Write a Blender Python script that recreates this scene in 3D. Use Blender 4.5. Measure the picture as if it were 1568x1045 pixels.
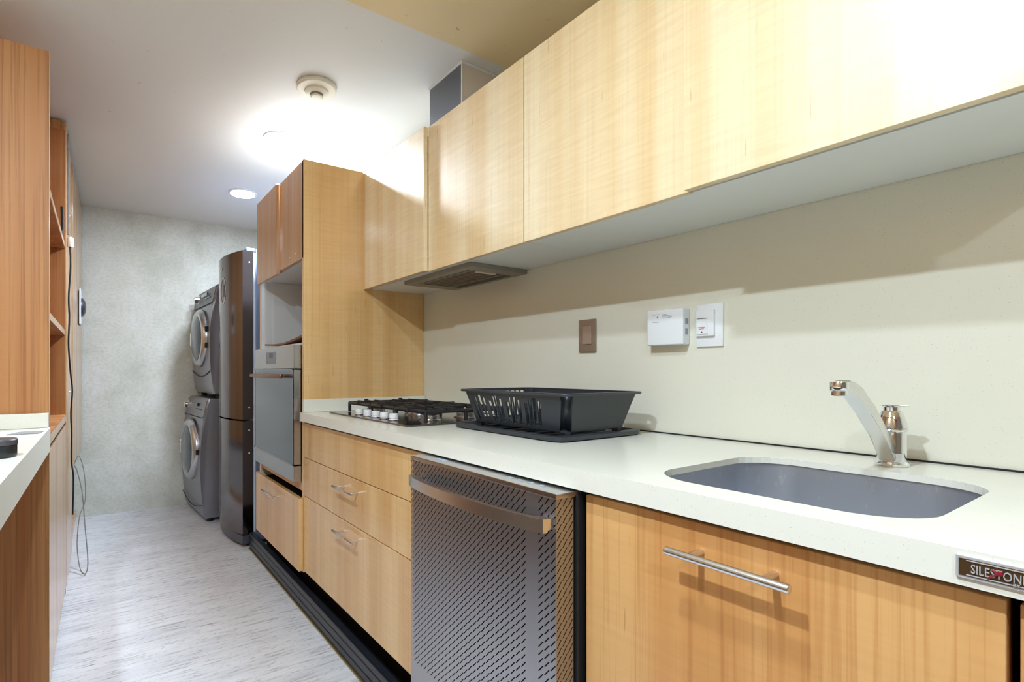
import bpy, bmesh, math, random
from mathutils import Vector, Matrix
random.seed(7)
S = bpy.context.scene
for o in list(bpy.data.objects): bpy.data.objects.remove(o)
COL = S.collection
PI = math.pi

# ------------------------------------------------------------------ camera, world, lights, exposure
cam = bpy.data.cameras.new('camera'); co = bpy.data.objects.new('camera', cam); COL.objects.link(co)
co.location = (0, 0, 1.081); co.rotation_euler = (PI/2, 0, -math.atan(487/776))
cam.sensor_width = 36; cam.lens = 36*776/1568
cam.shift_x = 144/1568; cam.shift_y = 46.5/1568
cam.clip_start = 0.02; cam.clip_end = 50
S.camera = co
S.view_settings.view_transform = 'Standard'; S.view_settings.look = 'None'
S.view_settings.gamma = 1; S.view_settings.use_curve_mapping = False
S.view_settings.exposure = 0.17

W = bpy.data.worlds.new('world'); S.world = W; W.use_nodes = True
W.node_tree.nodes['Background'].inputs[0].default_value = (1.0, 0.87, 0.66, 1)
W.node_tree.nodes['Background'].inputs[1].default_value = 0.16

def disk_light(name, loc, size, power, col, spread=180):
    l = bpy.data.lights.new(name, 'AREA'); l.shape = 'DISK'; l.size = size; l.energy = power; l.color = col
    l.spread = math.radians(spread)
    o = bpy.data.objects.new(name, l); o.location = loc; COL.objects.link(o); return o
CEIL = 2.31
COOL = (0.72, 0.85, 1.0)
LAMPS = [(-0.45, 0.42, 36), (0.10, 0.42, 14), (-0.42, -1.05, 20)]      # lamps of the near half, above and behind the photographer
for x, y, p in LAMPS:
    disk_light('ceiling_lamp', (x, y, CEIL-0.02), 0.07, p, (0.70, 0.86, 1.0))
disk_light('ceiling_lamp', (0.83, 2.65, CEIL-0.03), 0.11, 50, COOL)
disk_light('ceiling_lamp', (0.834, 3.60, CEIL-0.03), 0.13, 10, (0.70, 0.82, 1.0))
for l in bpy.data.lights: l.cycles.cast_shadow = True

# ------------------------------------------------------------------ materials
MATS = {}
def mat(name, col, rough=0.5, metal=0.0, spec=0.5, coat=0.0, emit=0.0, aniso=0.0):
    m = bpy.data.materials.new(name); m.use_nodes = True
    b = m.node_tree.nodes['Principled BSDF']
    b.inputs['Base Color'].default_value = (*col, 1)
    b.inputs['Roughness'].default_value = rough; b.inputs['Metallic'].default_value = metal
    b.inputs['Specular IOR Level'].default_value = spec; b.inputs['Coat Weight'].default_value = coat
    b.inputs['Coat Roughness'].default_value = 0.14
    if emit:
        b.inputs['Emission Color'].default_value = (*col, 1); b.inputs['Emission Strength'].default_value = emit
    MATS[name] = m
    return m
def srgb(r, g, b):
    f = lambda c: c/12.92 if c <= 0.04045 else ((c+0.055)/1.055)**2.4
    return (f(r/255), f(g/255), f(b/255))
def nodes(m): return m.node_tree.nodes, m.node_tree.links, m.node_tree.nodes['Principled BSDF']
def noise(m, vec, scale3, scale=1.0, detail=3, rough=0.5, off=None):
    N, L, B = nodes(m)
    mp = N.new('ShaderNodeMapping'); mp.inputs['Scale'].default_value = scale3
    L.new(vec, mp.inputs['Vector'])
    if off is not None:
        cb = N.new('ShaderNodeCombineXYZ')
        for i in range(3): L.new(off, cb.inputs[i])
        L.new(cb.outputs[0], mp.inputs['Location'])
    n = N.new('ShaderNodeTexNoise'); n.inputs['Scale'].default_value = scale
    n.inputs['Detail'].default_value = detail; n.inputs['Roughness'].default_value = rough
    L.new(mp.outputs[0], n.inputs['Vector'])
    return n.outputs['Fac']
def ramp(m, fac, stops):
    N, L, B = nodes(m)
    r = N.new('ShaderNodeValToRGB')
    el = r.color_ramp.elements
    el[0].position, el[0].color = stops[0][0], (*stops[0][1], 1)
    el[1].position, el[1].color = stops[-1][0], (*stops[-1][1], 1)
    for p, c in stops[1:-1]:
        e = el.new(p); e.color = (*c, 1)
    L.new(fac, r.inputs[0]); return r.outputs[0]
def mixc(m, a, b, fac, mode='MIX'):
    N, L, B = nodes(m)
    x = N.new('ShaderNodeMix'); x.data_type = 'RGBA'; x.blend_type = mode
    if isinstance(fac, float): x.inputs[0].default_value = fac
    else: L.new(fac, x.inputs[0])
    for s, v in ((6, a), (7, b)):
        if isinstance(v, tuple): x.inputs[s].default_value = (*v, 1)
        else: L.new(v, x.inputs[s])
    return x.outputs[2]
def geo_pos(m):
    N, L, B = nodes(m); return N.new('ShaderNodeNewGeometry').outputs['Position']
def obj_rand(m, k=7.0):
    N, L, B = nodes(m); r = N.new('ShaderNodeObjectInfo').outputs['Random']
    mu = N.new('ShaderNodeMath'); mu.operation = 'MULTIPLY'; mu.inputs[1].default_value = k
    L.new(r, mu.inputs[0]); return mu.outputs[0]
def bump(m, h, strength=0.1, dist=0.002):
    N, L, B = nodes(m)
    b = N.new('ShaderNodeBump'); b.inputs['Strength'].default_value = strength; b.inputs['Distance'].default_value = dist
    L.new(h, b.inputs['Height']); L.new(b.outputs[0], B.inputs['Normal'])

def wood(name, light, dark, line, rough=0.3, ripple=0.5, coat=0.3, grain=0.5):
    m = mat(name, light, rough, coat=coat); N, L, B = nodes(m)
    p = geo_pos(m); rd = obj_rand(m)
    band = noise(m, p, (9, 9, 0.15), 1.0, 2, 0.6, rd)
    fine = noise(m, p, (120, 120, 1.4), 1.0, 3, 0.6, rd)
    rip = noise(m, p, (9, 9, 110), 1.0, 3, 0.55, rd)
    pore = noise(m, p, (170, 170, 9), 1.0, 1, 0.5, rd)
    c = ramp(m, band, [(0.36, dark), (0.62, light)])
    lf = ramp(m, fine, [(0.50, (0, 0, 0)), (0.72, (grain, grain, grain))])
    c = mixc(m, c, line, lf)
    rp = ramp(m, rip, [(0.35, (1-0.16*ripple,)*3), (0.65, (1+0.05*ripple,)*3)])
    c = mixc(m, c, rp, 1.0, 'MULTIPLY')
    pr = ramp(m, pore, [(0.74, (1, 1, 1)), (0.80, (0.62, 0.48, 0.36))])
    c = mixc(m, c, pr, 0.55, 'MULTIPLY')
    L.new(c, B.inputs['Base Color'])
    bump(m, fine, 0.05, 0.001)
    return m
M = MATS
wood('maple', srgb(234, 192, 132), srgb(219, 168, 104), srgb(196, 138, 74), 0.42, 0.3, 0.8, 0.30)
wood('maple_upper_lit', srgb(240, 220, 182), srgb(230, 200, 152), srgb(206, 164, 108), 0.42, 0.4, 1.0, 0.22)  # paler maple: the stronger light on the upper doors is put into the colour
wood('pine', srgb(222, 170, 108), srgb(206, 146, 84), srgb(176, 108, 52), 0.40, 0.25, 0.05, 0.55)
wood('cherry', srgb(192, 134, 80), srgb(170, 106, 56), srgb(128, 72, 34), 0.55, 0.1, 0.0, 0.6)
wood('cherry_light', srgb(214, 168, 118), srgb(190, 138, 88), srgb(160, 104, 60), 0.42, 0.1, 0.8, 0.5)
wood('board_brown', srgb(150, 105, 75), srgb(130, 90, 62), srgb(100, 66, 44), 0.6, 0.2, 0.0, 0.4)

def quartz(name, base, fleck, rough=0.22):
    m = mat(name, base, rough); N, L, B = nodes(m); p = geo_pos(m)
    n1 = noise(m, p, (1, 1, 1), 420, 1); n2 = noise(m, p, (1, 1, 1), 4, 3)
    c = ramp(m, n2, [(0.3, tuple(0.97*v for v in base)), (0.7, base)])
    k = ramp(m, n1, [(0.70, (0, 0, 0)), (0.78, (0.6, 0.6, 0.6))])
    c = mixc(m, c, fleck, k); L.new(c, B.inputs['Base Color']); return m
quartz('quartz', srgb(232, 229, 216), srgb(150, 145, 125))
quartz('quartz_wall', srgb(226, 222, 205), srgb(150, 140, 112), 0.2)

m = mat('plaster', srgb(196, 196, 182), 0.9, spec=0.15); N, L, B = nodes(m); p = geo_pos(m)
a = noise(m, p, (1, 1, 1), 3.2, 6, 0.65); b_ = noise(m, p, (1, 1, 1.6), 40, 6, 0.75)
c = ramp(m, a, [(0.34, srgb(206, 206, 194)), (0.5, srgb(220, 220, 210)), (0.68, srgb(230, 230, 224))])
c2 = ramp(m, b_, [(0.38, (0.88, 0.88, 0.86)), (0.54, (1, 1, 1))])
L.new(mixc(m, c, c2, 1.0, 'MULTIPLY'), B.inputs['Base Color']); bump(m, b_, 0.5, 0.004)
m = mat('ceiling_paint', srgb(222, 220, 216), 0.55, spec=0.3); p = geo_pos(m)
a = noise(m, p, (1, 1, 1), 5, 4, 0.6); N, L, B = nodes(m)
sp = noise(m, p, (1, 1, 1), 38, 2); c = ramp(m, sp, [(0.74, srgb(222, 219, 214)), (0.80, srgb(200, 194, 180))])
L.new(c, B.inputs['Base Color']); bump(m, a, 0.15, 0.006)
m = mat('ceiling_warm', srgb(220, 204, 164), 0.5, spec=0.3); N, L, B = nodes(m); p = geo_pos(m)  # yellower tone for the near part of the ceiling
sp = noise(m, p, (1, 1, 1), 38, 2); c = ramp(m, sp, [(0.70, srgb(230, 208, 164)), (0.80, srgb(196, 172, 126))])
L.new(c, B.inputs['Base Color'])
mat('unseen_wall_brown', srgb(150, 122, 92), 0.7, spec=0.2)  # unseen left wall, toned like wooden cabinets to cut bounced fill light

m = mat('floor', srgb(206, 206, 208), 0.42, spec=0.4); N, L, B = nodes(m); p = geo_pos(m)
f1 = noise(m, p, (6, 75, 1), 1.0, 6, 0.7); f2 = noise(m, p, (16, 150, 1), 1.0, 3, 0.65); f3 = noise(m, p, (0.8, 7, 1), 1.0, 3, 0.5)
c = ramp(m, f1, [(0.35, srgb(188, 186, 190)), (0.47, srgb(232, 231, 234)), (0.68, srgb(244, 243, 246))])
c3 = ramp(m, f3, [(0.3, (0.88, 0.88, 0.89)), (0.6, (1, 1, 1))])
c2 = ramp(m, f2, [(0.34, (0.34, 0.31, 0.33)), (0.39, (1, 1, 1))])
c = mixc(m, c, c3, 1.0, 'MULTIPLY'); c = mixc(m, c, c2, 0.8, 'MULTIPLY')
L.new(c, B.inputs['Base Color']); bump(m, f1, 0.08, 0.002)

def brushed(name, col, rough, sc=(4, 4, 300)):
    m = mat(name, col, rough, metal=1.0); N, L, B = nodes(m)
    tc = N.new('ShaderNodeTexCoord').outputs['Object']
    n = noise(m, tc, sc, 1.0, 2)
    r = N.new('ShaderNodeMapRange'); r.inputs['To Min'].default_value = rough*0.92; r.inputs['To Max'].default_value = rough*1.1
    L.new(n, r.inputs[0]); L.new(r.outputs[0], B.inputs['Roughness'])
    return m
brushed('steel', srgb(190, 190, 192), 0.26)
brushed('steel_dark', srgb(172, 170, 172), 0.36)
brushed('steel_mirror', srgb(122, 112, 110), 0.14, (2, 300, 2))
brushed('sink_steel', srgb(200, 203, 210), 0.40, (200, 4, 4))
MATS['sink_steel'].node_tree.nodes['Principled BSDF'].inputs['Metallic'].default_value = 0.88
m = M['sink_steel']; N, L, B = nodes(m); p = geo_pos(m)
s1 = noise(m, p, (60, 60, 30), 1.0, 5, 0.75); c = ramp(m, s1, [(0.58, srgb(192, 195, 203)), (0.80, srgb(228, 230, 232))]); L.new(c, B.inputs['Base Color'])
mat('chrome', (0.82, 0.83, 0.85), 0.07, 1.0)
mat('satin_chrome', (0.76, 0.76, 0.76), 0.26, 1.0)
mat('bronze_handle', srgb(150, 110, 90), 0.3, 1.0)
mat('titanium', srgb(150, 150, 158), 0.33, 0.75)
mat('titanium_dark', srgb(96, 97, 104), 0.35, 0.6)
mat('black_plastic', (0.012, 0.013, 0.015), 0.38)
mat('rack_plastic', srgb(44, 48, 54), 0.36)
mat('black_rubber', (0.008, 0.008, 0.009), 0.6)
mat('cast_iron', (0.015, 0.015, 0.018), 0.45)
mat('shadow_black', (0.01, 0.009, 0.008), 0.8)
mat('plinth_black', srgb(38, 40, 48), 0.35)
mat('brass_edge', srgb(170, 150, 110), 0.35, 0.8)
mat('white_laminate', srgb(226, 228, 226), 0.3)
mat('white_plastic', srgb(232, 233, 234), 0.35)
mat('ivory_plastic', srgb(226, 216, 196), 0.45)
mat('label_grey', srgb(150, 160, 178), 0.5)
mat('label_red', srgb(190, 90, 90), 0.5)
mat('badge_red', srgb(140, 26, 40), 0.35)
mat('badge_ground', srgb(110, 84, 56), 0.3, 0.7)
mat('bronze_plate', srgb(150, 132, 114), 0.35, 0.4)
mat('bronze_rocker', srgb(176, 156, 138), 0.35, 0.4)
mat('dark_glass', (0.02, 0.022, 0.026), 0.04, 0.0, 0.8, 1.0)
mat('oven_glass', srgb(120, 124, 130), 0.12, 0.85)
mat('washer_glass', srgb(92, 96, 104), 0.12, 0.5, 0.8)
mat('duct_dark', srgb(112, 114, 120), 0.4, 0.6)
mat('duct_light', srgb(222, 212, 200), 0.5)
mat('filter_brown', srgb(110, 78, 48), 0.5, 0.4)
mat('hood_grey', srgb(150, 146, 136), 0.4, 0.5)
mat('fridge_side', srgb(120, 132, 158), 0.4, 0.3)
mat('gasket_white', srgb(225, 232, 245), 0.4)
mat('board_grey', srgb(150, 150, 152), 0.5)
mat('lamp_lens', (1.0, 0.98, 0.95), 0.5, emit=7)
mat('top_board', srgb(120, 117, 112), 0.7)
mat('badge_silver', srgb(214, 214, 216), 0.25, 0.45)
mat('cable_grey', srgb(130, 130, 128), 0.5)

# ------------------------------------------------------------------ helpers
WORLD = {}
def wl(o): return WORLD.get(o.name, Vector((0, 0, 0)))
def tag(o, label=None, cat=None, group=None, kind=None):
    if label: o['label'] = label
    if cat: o['category'] = cat
    if group: o['group'] = group
    if kind: o['kind'] = kind
    return o
def thing(name, loc, label, cat, group=None):
    o = bpy.data.objects.new(name, None); o.empty_display_size = 0.05
    o.location = loc; COL.objects.link(o); WORLD[o.name] = Vector(loc)
    return tag(o, label, cat, group)
def obj(name, bm, m, parent=None, smooth=False, origin=None):
    bmesh.ops.recalc_face_normals(bm, faces=bm.faces[:])
    xs = [v.co for v in bm.verts]
    c = Vector([(min(v[i] for v in xs)+max(v[i] for v in xs))/2 for i in range(3)])
    if parent is None: c.z = min(v.z for v in xs)
    if origin is not None: c = Vector(origin)
    bmesh.ops.translate(bm, verts=bm.verts[:], vec=-c)
    me = bpy.data.meshes.new(name); bm.to_mesh(me); bm.free()
    mats = m if isinstance(m, (list, tuple)) else [m]
    for k in mats: me.materials.append(MATS[k])
    if smooth:
        me.polygons.foreach_set('use_smooth', [True]*len(me.polygons))
        try: me.set_sharp_from_angle(angle=math.radians(38))
        except Exception: pass
    o = bpy.data.objects.new(name, me); COL.objects.link(o)
    if parent: o.parent = parent; o.location = c-wl(parent)
    else: o.location = c
    WORLD[o.name] = c
    return o
def struct(name, bm, m, parent=None, smooth=False):
    o = obj(name, bm, m, parent, smooth)
    if parent is None: o['kind'] = 'structure'
    return o
def bx(bm, x0, x1, y0, y1, z0, z1, bev=0.0, seg=2, mi=0):
    r = bmesh.ops.create_cube(bm, size=1.0)
    vs = r['verts']
    for v in vs:
        v.co = Vector(((x0+x1)/2+v.co.x*(x1-x0), (y0+y1)/2+v.co.y*(y1-y0), (z0+z1)/2+v.co.z*(z1-z0)))
    fs = list({f for v in vs for f in v.link_faces})
    for f in fs: f.material_index = mi
    if bev:
        es = list({e for v in vs for e in v.link_edges})
        bmesh.ops.bevel(bm, geom=es, offset=bev, segments=seg, profile=0.6, affect='EDGES')
    return vs
def box(x0, x1, y0, y1, z0, z1, bev=0.0, seg=2):
    bm = bmesh.new(); bx(bm, x0, x1, y0, y1, z0, z1, bev, seg); return bm
def lathe(bm, prof, c, axis='Z', seg=32, mi=0):
    """prof = [(r, h)] ; axis direction h grows along"""
    rings = []
    for r, h in prof:
        ring = []
        for i in range(seg):
            a = 2*PI*i/seg
            u, v = r*math.cos(a), r*math.sin(a)
            if axis == 'Z': p = (c[0]+u, c[1]+v, c[2]+h)
            elif axis == 'X': p = (c[0]+h, c[1]+u, c[2]+v)
            elif axis == '-X': p = (c[0]-h, c[1]+u, c[2]+v)
            else: p = (c[0]+u, c[1]+h, c[2]+v)
            ring.append(bm.verts.new(p))
        rings.append(ring)
    for a, b in zip(rings, rings[1:]):
        for i in range(seg):
            f = bm.faces.new((a[i], a[(i+1) % seg], b[(i+1) % seg], b[i])); f.material_index = mi
    for r in (rings[0], rings[-1]):
        f = bm.faces.new(r); f.material_index = mi
    return bm
def tube(bm, pts, rad, seg=10, flat=1.0):
    pts = [Vector(p) for p in pts]
    rads = rad if isinstance(rad, (list, tuple)) else [rad]*len(pts)
    rings = []; up = None
    for i, p in enumerate(pts):
        t = (pts[min(i+1, len(pts)-1)]-pts[max(i-1, 0)]).normalized()
        if up is None:
            up = Vector((0, 0, 1)) if abs(t.z) < 0.9 else Vector((1, 0, 0))
        s = t.cross(up).normalized(); n = s.cross(t).normalized(); up = n
        rings.append([bm.verts.new(p+s*math.cos(2*PI*k/seg)*rads[i]+n*math.sin(2*PI*k/seg)*rads[i]*flat) for k in range(seg)])
    for a, b in zip(rings, rings[1:]):
        for k in range(seg): bm.faces.new((a[k], a[(k+1) % seg], b[(k+1) % seg], b[k]))
    bm.faces.new(rings[0]); bm.faces.new(rings[-1])
    return bm
def smoothpath(pts, n=6):
    P = [Vector(p) for p in pts]; out = []
    for i in range(len(P)-1):
        p0, p1, p2, p3 = P[max(i-1, 0)], P[i], P[i+1], P[min(i+2, len(P)-1)]
        for k in range(n):
            t = k/n
            out.append(0.5*((2*p1)+(-p0+p2)*t+(2*p0-5*p1+4*p2-p3)*t*t+(-p0+3*p1-3*p2+p3)*t**3))
    out.append(P[-1]); return out
def extrude_poly(bm, pts, axis, a, b):
    """pts 2D outline, extruded along axis from a to b"""
    def P(u, v, w): return {'Z': (u, v, w), 'Y': (u, w, v), 'X': (w, u, v)}[axis]
    lo = [bm.verts.new(P(u, v, a)) for u, v in pts]; hi = [bm.verts.new(P(u, v, b)) for u, v in pts]
    n = len(pts)
    for i in range(n): bm.faces.new((lo[i], lo[(i+1) % n], hi[(i+1) % n], hi[i]))
    bm.faces.new(lo); bm.faces.new(hi)
    return bm
def rrect(x0, x1, y0, y1, r, n=6):
    out = []
    for cx, cy, a0 in ((x1-r, y1-r, 0), (x0+r, y1-r, PI/2), (x0+r, y0+r, PI), (x1-r, y0+r, 1.5*PI)):
        for k in range(n+1):
            a = a0+PI/2*k/n; out.append((cx+r*math.cos(a), cy+r*math.sin(a)))
    return out
def plate_with_hole(bm, outer, hole, z0, z1, mi=0):
    """rectangle outer (x0,x1,y0,y1) with hole outline list"""
    import mathutils
    x0, x1, y0, y1 = outer
    oc = [(x0, y0), (x1, y0), (x1, y1), (x0, y1)]
    for z in (z0, z1):
        ov = [bm.verts.new((x, y, z)) for x, y in oc]; hv = [bm.verts.new((x, y, z)) for x, y in hole]
        es = [bm.edges.new((ov[i], ov[(i+1) % 4])) for i in range(4)]+[bm.edges.new((hv[i], hv[(i+1) % len(hv)])) for i in range(len(hv))]
        bmesh.ops.triangle_fill(bm, edges=es, use_beauty=True)
        if z == z0: O, Hh = ov, hv
        else:
            for i in range(4): bm.faces.new((O[i], O[(i+1) % 4], ov[(i+1) % 4], ov[i]))
            for i in range(len(hv)): bm.faces.new((Hh[i], Hh[(i+1) % len(hv)], hv[(i+1) % len(hv)], hv[i]))
def text_mesh(body, size, thick=0.0006):
    cu = bpy.data.curves.new('lettering', 'FONT'); cu.body = body; cu.size = size; cu.extrude = thick; cu.resolution_u = 2
    o = bpy.data.objects.new('lettering', cu); COL.objects.link(o)
    bpy.context.view_layer.update()
    dg = bpy.context.evaluated_depsgraph_get()
    me = bpy.data.meshes.new_from_object(o.evaluated_get(dg))
    bm = bmesh.new(); bm.from_mesh(me)
    bpy.data.objects.remove(o); bpy.data.meshes.remove(me)
    return bm
def text_on_x(body, size, x, y_left, z, thick=0.0006, sy=1.0):
    """text on a face that looks toward -X; reads from +Y to -Y; y_left = start"""
    bm = text_mesh(body, size, thick)
    for v in bm.verts:
        u, w, d = v.co; v.co = Vector((x-d, y_left-u*sy, z+w))
    return bm

# ------------------------------------------------------------------ the setting
YB = 4.50; XR = 1.395; XL = -0.80; YF = -2.2
struct('floor', box(XL-0.1, XR+0.1, YF, YB+0.1, -0.06, 0), 'floor')
struct('ceiling', box(XL-0.1, XR+0.1, YF, YB+0.1, CEIL, CEIL+0.08), 'ceiling_paint')
struct('trim_1', box(XL, XR, YF, 1.54, CEIL-0.006, CEIL+0.02), 'ceiling_warm')
struct('wall_right', box(XR, XR+0.1, YF, YB+0.1, 0, CEIL), 'quartz_wall')
struct('wall_back', box(XL, XR, YB, YB+0.1, 0, CEIL), 'plaster')
struct('wall_left', box(XL-0.1, XL, YF, YB+0.1, 0, CEIL), 'unseen_wall_brown')

# ------------------------------------------------------------------ right-hand base units
XF = 0.765                 # face plane of base units
XC = 0.745                 # counter front edge
def bar_handle(parent, xface, y0, y1, z, off=0.036, r=0.0055, inset=0.035):
    bm = bmesh.new()
    lathe(bm, [(r*0.85, 0), (r, 0.001), (r, (y1-y0)-0.001), (r*0.85, y1-y0)], (xface-off, y0, z), 'Y', 16)
    for y in (y0+inset, y1-inset):
        lathe(bm, [(r*0.75, 0), (r*0.75, off)], (xface, y, z), '-X', 12)
    return obj('handle', bm, 'satin_chrome', parent, True)

# drawer unit
t = thing('drawer_cabinet', (1.05, 1.67, 0), 'maple base cabinet with three drawers under the gas cooktop', 'cabinet')
bm = bmesh.new(); bx(bm, XF+0.021, 1.36, 1.172, 2.166, 0.19, 0.855)
obj('body', bm, 'shadow_black', t)
for z0, z1, hz in ((0.702, 0.852, None), (0.532, 0.699, 0.655), (0.198, 0.529, 0.490)):
    d = obj('drawer', box(XF, XF+0.019, 1.173, 2.165, z0, z1, 0.0008, 1), 'maple', t)
    if hz: bar_handle(d, XF, 1.585, 1.765, hz, 0.034, 0.005, 0.03)
# sink unit
t = thing('sink_cabinet', (1.05, 0.37, 0), 'honey coloured wooden sink cabinet door with long steel bar handle', 'cabinet')
bm = bmesh.new(); bx(bm, XF+0.021, 1.36, 0.118, 0.634, 0.195, 0.69); bx(bm, XF+0.021, XF+0.04, 0.118, 0.634, 0.70, 0.858)
obj('body', bm, 'cherry', t)
d = obj('door', box(XF, XF+0.019, 0.116, 0.631, 0.13, 0.852, 0.0008, 1), 'pine', t)
bar_handle(d, XF, 0.287, 0.4515, 0.810, 0.040, 0.0062, 0.033)
t = thing('corner_cabinet', (1.05, -0.2, 0), 'wooden base cabinet at the right edge, right of the dark gap beside the sink cabinet', 'cabinet')
obj('body', box(XF+0.021, 1.36, -0.5, 0.105, 0.195, 0.855), 'cherry', t)
obj('door', box(XF, XF+0.019, -0.5, 0.107, 0.13, 0.852, 0.0008, 1), 'pine', t)

# plinth
t = thing('plinth', (0.79, 1.6, 0), 'black ribbed plinth strip along the floor below the base cabinets', 'plinth')
bm = bmesh.new(); bx(bm, 0.778, 0.80, -0.5, 3.16, 0.003, 0.10)
obj('board', bm, 'plinth_black', t)
for z0, z1 in ((0.012, 0.036), (0.040, 0.070), (0.073, 0.098)):
    obj('rib', box(0.772, 0.778, -0.5, 3.16, z0, z1, 0.002, 1), 'plinth_black', t)
obj('edge_strip', box(0.766, 0.778, -0.5, 3.16, 0.001, 0.008, 0.001, 1), 'brass_edge', t)
obj('recess', box(0.86, 0.88, -0.5, 3.10, 0.001, 0.19), 'shadow_black', t)

# worktop
SX0, SX1, SY0, SY1 = 0.812, 1.205, 0.188, 0.545
t = thing('worktop', (1.07, 1.1, 0.86), 'long off-white speckled quartz worktop with sink cutout along the right wall', 'worktop')
bm = bmesh.new(); hole = rrect(SX0, SX1, SY0, SY1, 0.085, 8)
plate_with_hole(bm, (XC, XR-0.004, -0.55, 2.166), hole, 0.888, 0.90)
obj('slab', bm, 'quartz', t)
obj('front_edge', box(XC, XC+0.03, -0.55, 2.166, 0.8625, 0.888), 'quartz', t)
obj('rear_joint', box(XR-0.005, XR-0.0005, -0.55, 2.149, 0.8985, 0.9035), 'shadow_black', t)
obj('upstand', box(XC+0.012, XR-0.003, 2.150, 2.167, 0.9005, 0.957, 0.001, 1), 'quartz', t)
# badge (part of the worktop)
bd = obj('badge', box(XC-0.0035, XC, 0.066, 0.147, 0.8715, 0.8945, 0.001, 2), 'badge_silver', t)
obj('badge_field', box(XC-0.0042, XC-0.003, 0.069, 0.1445, 0.8745, 0.8915), 'badge_ground', bd)
obj('badge_rim', box(XC-0.0052, XC-0.004, 0.071, 0.139, 0.8898, 0.8907), 'badge_silver', bd)
obj('badge_rim', box(XC-0.0052, XC-0.004, 0.071, 0.139, 0.8754, 0.8763), 'badge_silver', bd)
o = obj('lettering', text_on_x('SILESTONE', 0.0125, XC-0.0050, 0.136, 0.8785, sy=0.62), 'badge_silver', bd); o['kind'] = 'stuff'
o = obj('small_lettering', text_on_x('BY', 0.004, XC-0.0056, 0.108, 0.8752), 'badge_silver', bd); o['kind'] = 'stuff'
bm = bmesh.new()
tube(bm, smoothpath([(XC-0.0058, 0.1215, 0.8868), (XC-0.0058, 0.1185, 0.8835), (XC-0.0058, 0.1215, 0.880), (XC-0.0058, 0.1245, 0.8775)], 4), 0.0009, 6)
obj('emblem', bm, 'badge_red', bd, True)
obj('emblem_heart', lathe(bmesh.new(), [(0.0003, 0), (0.0024, 0.0001), (0.0024, 0.0010), (0.0003, 0.0012)], (XC-0.0052, 0.1165, 0.8845), '-X', 16), 'badge_red', bd)

# sink
t = thing('sink', (1.0, 0.37, 0.70), 'stainless steel undermount sink bowl with rounded corners', 'sink')
bm = bmesh.new()
prof = [(0.010, 0.8875), (0.000, 0.887), (-0.001, 0.80), (-0.004, 0.74), (-0.012, 0.715), (-0.030, 0.702), (-0.06, 0.700)]
rings = []
for off, z in prof:
    r = max(0.085+off, 0.02)
    rings.append([bm.verts.new((x, y, z)) for x, y in rrect(SX0-0.004-off, SX1+0.004+off, SY0-0.004-off, SY1+0.004+off, r, 8)])
for a, b in zip(rings, rings[1:]):
    n = len(a)
    for i in range(n): bm.faces.new((a[i], a[(i+1) % n], b[(i+1) % n], b[i]))
bm.faces.new(rings[-1])
bw = obj('bowl', bm, 'sink_steel', t, True)
bm = bmesh.new(); lathe(bm, [(0.05, 0), (0.05, 0.002), (0.04, 0.003), (0.036, 0.0012), (0.01, 0.001)], (1.01, 0.37, 0.7005), 'Z', 28)
obj('drain', bm, 'chrome', t, True)

# faucet
FX, FY = 1.292, 0.342
t = thing('faucet', (FX, FY, 0.90), 'chrome single lever faucet with a slanted spout behind the sink', 'faucet')
bm = bmesh.new(); lathe(bm, [(0.0255, 0), (0.026, 0.004), (0.024, 0.007), (0.0215, 0.009), (0.0215, 0.024), (0.022, 0.0245), (0.022, 0.026), (0.0215, 0.027), (0.0215, 0.066), (0.0235, 0.067), (0.0245, 0.069), (0.0235, 0.071)], (FX, FY, 0.9005), 'Z', 36)
obj('body', bm, 'chrome', t, True)
bm = bmesh.new(); lathe(bm, [(0.022, 0.0715), (0.0235, 0.073), (0.0235, 0.075), (0.020, 0.090), (0.0165, 0.103), (0.0145, 0.105)], (FX, FY, 0.9005), 'Z', 36)
cp = obj('cap', bm, 'chrome', t, True)
bm = bmesh.new(); lathe(bm, [(0.0005, 0), (0.0030, 0.0004), (0.0030, 0.0015), (0.0005, 0.002)], (FX-0.0165, FY-0.010, 0.988), '-X', 16)
obj('marker_dot', bm, 'badge_red', cp, True)
bm = bmesh.new()
lathe(bm, [(0.0125, 0.104), (0.0125, 0.112), (0.0155, 0.113), (0.0160, 0.1145), (0.0150, 0.116)], (FX, FY, 0.9005), 'Z', 28)
tube(bm, [(FX-0.002, FY-0.004, 1.0145), (FX+0.010, FY-0.020, 1.0155)], [0.011, 0.008], 12, 0.18)
obj('lever', bm, 'chrome', t, True)
# spout: flat tapering bar rising from the base toward the aerator
bm = bmesh.new()
HX = FX-0.212; HY = FY+0.012
side = [(-0.012, 0.014), (-0.022, 0.009), (-0.060, 0.060), (-0.120, 0.104), (-0.165, 0.133), (-0.195, 0.147), (-0.205, 0.150), (-0.208, 0.161), (-0.198, 0.165), (-0.180, 0.162), (-0.150, 0.150), (-0.105, 0.118), (-0.055, 0.073), (-0.012, 0.034)]
w = 0.0115
def sp(u, v, s): return (FX+u, FY+0.012*(-u/0.21)+s*w, 0.9005+v)
lo = [bm.verts.new(sp(u, v, -1)) for u, v in side]; hi = [bm.verts.new(sp(u, v, 1)) for u, v in side]
n = len(side)
for i in range(n): bm.faces.new((lo[i], lo[(i+1) % n], hi[(i+1) % n], hi[i]))
f1 = bm.faces.new(lo); f2 = bm.faces.new(hi)
bmesh.ops.bevel(bm, geom=list(f1.edges)+list(f2.edges), offset=0.003, segments=2, profile=0.6, affect='EDGES')
spt = obj('spout', bm, 'satin_chrome', t, True)
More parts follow.
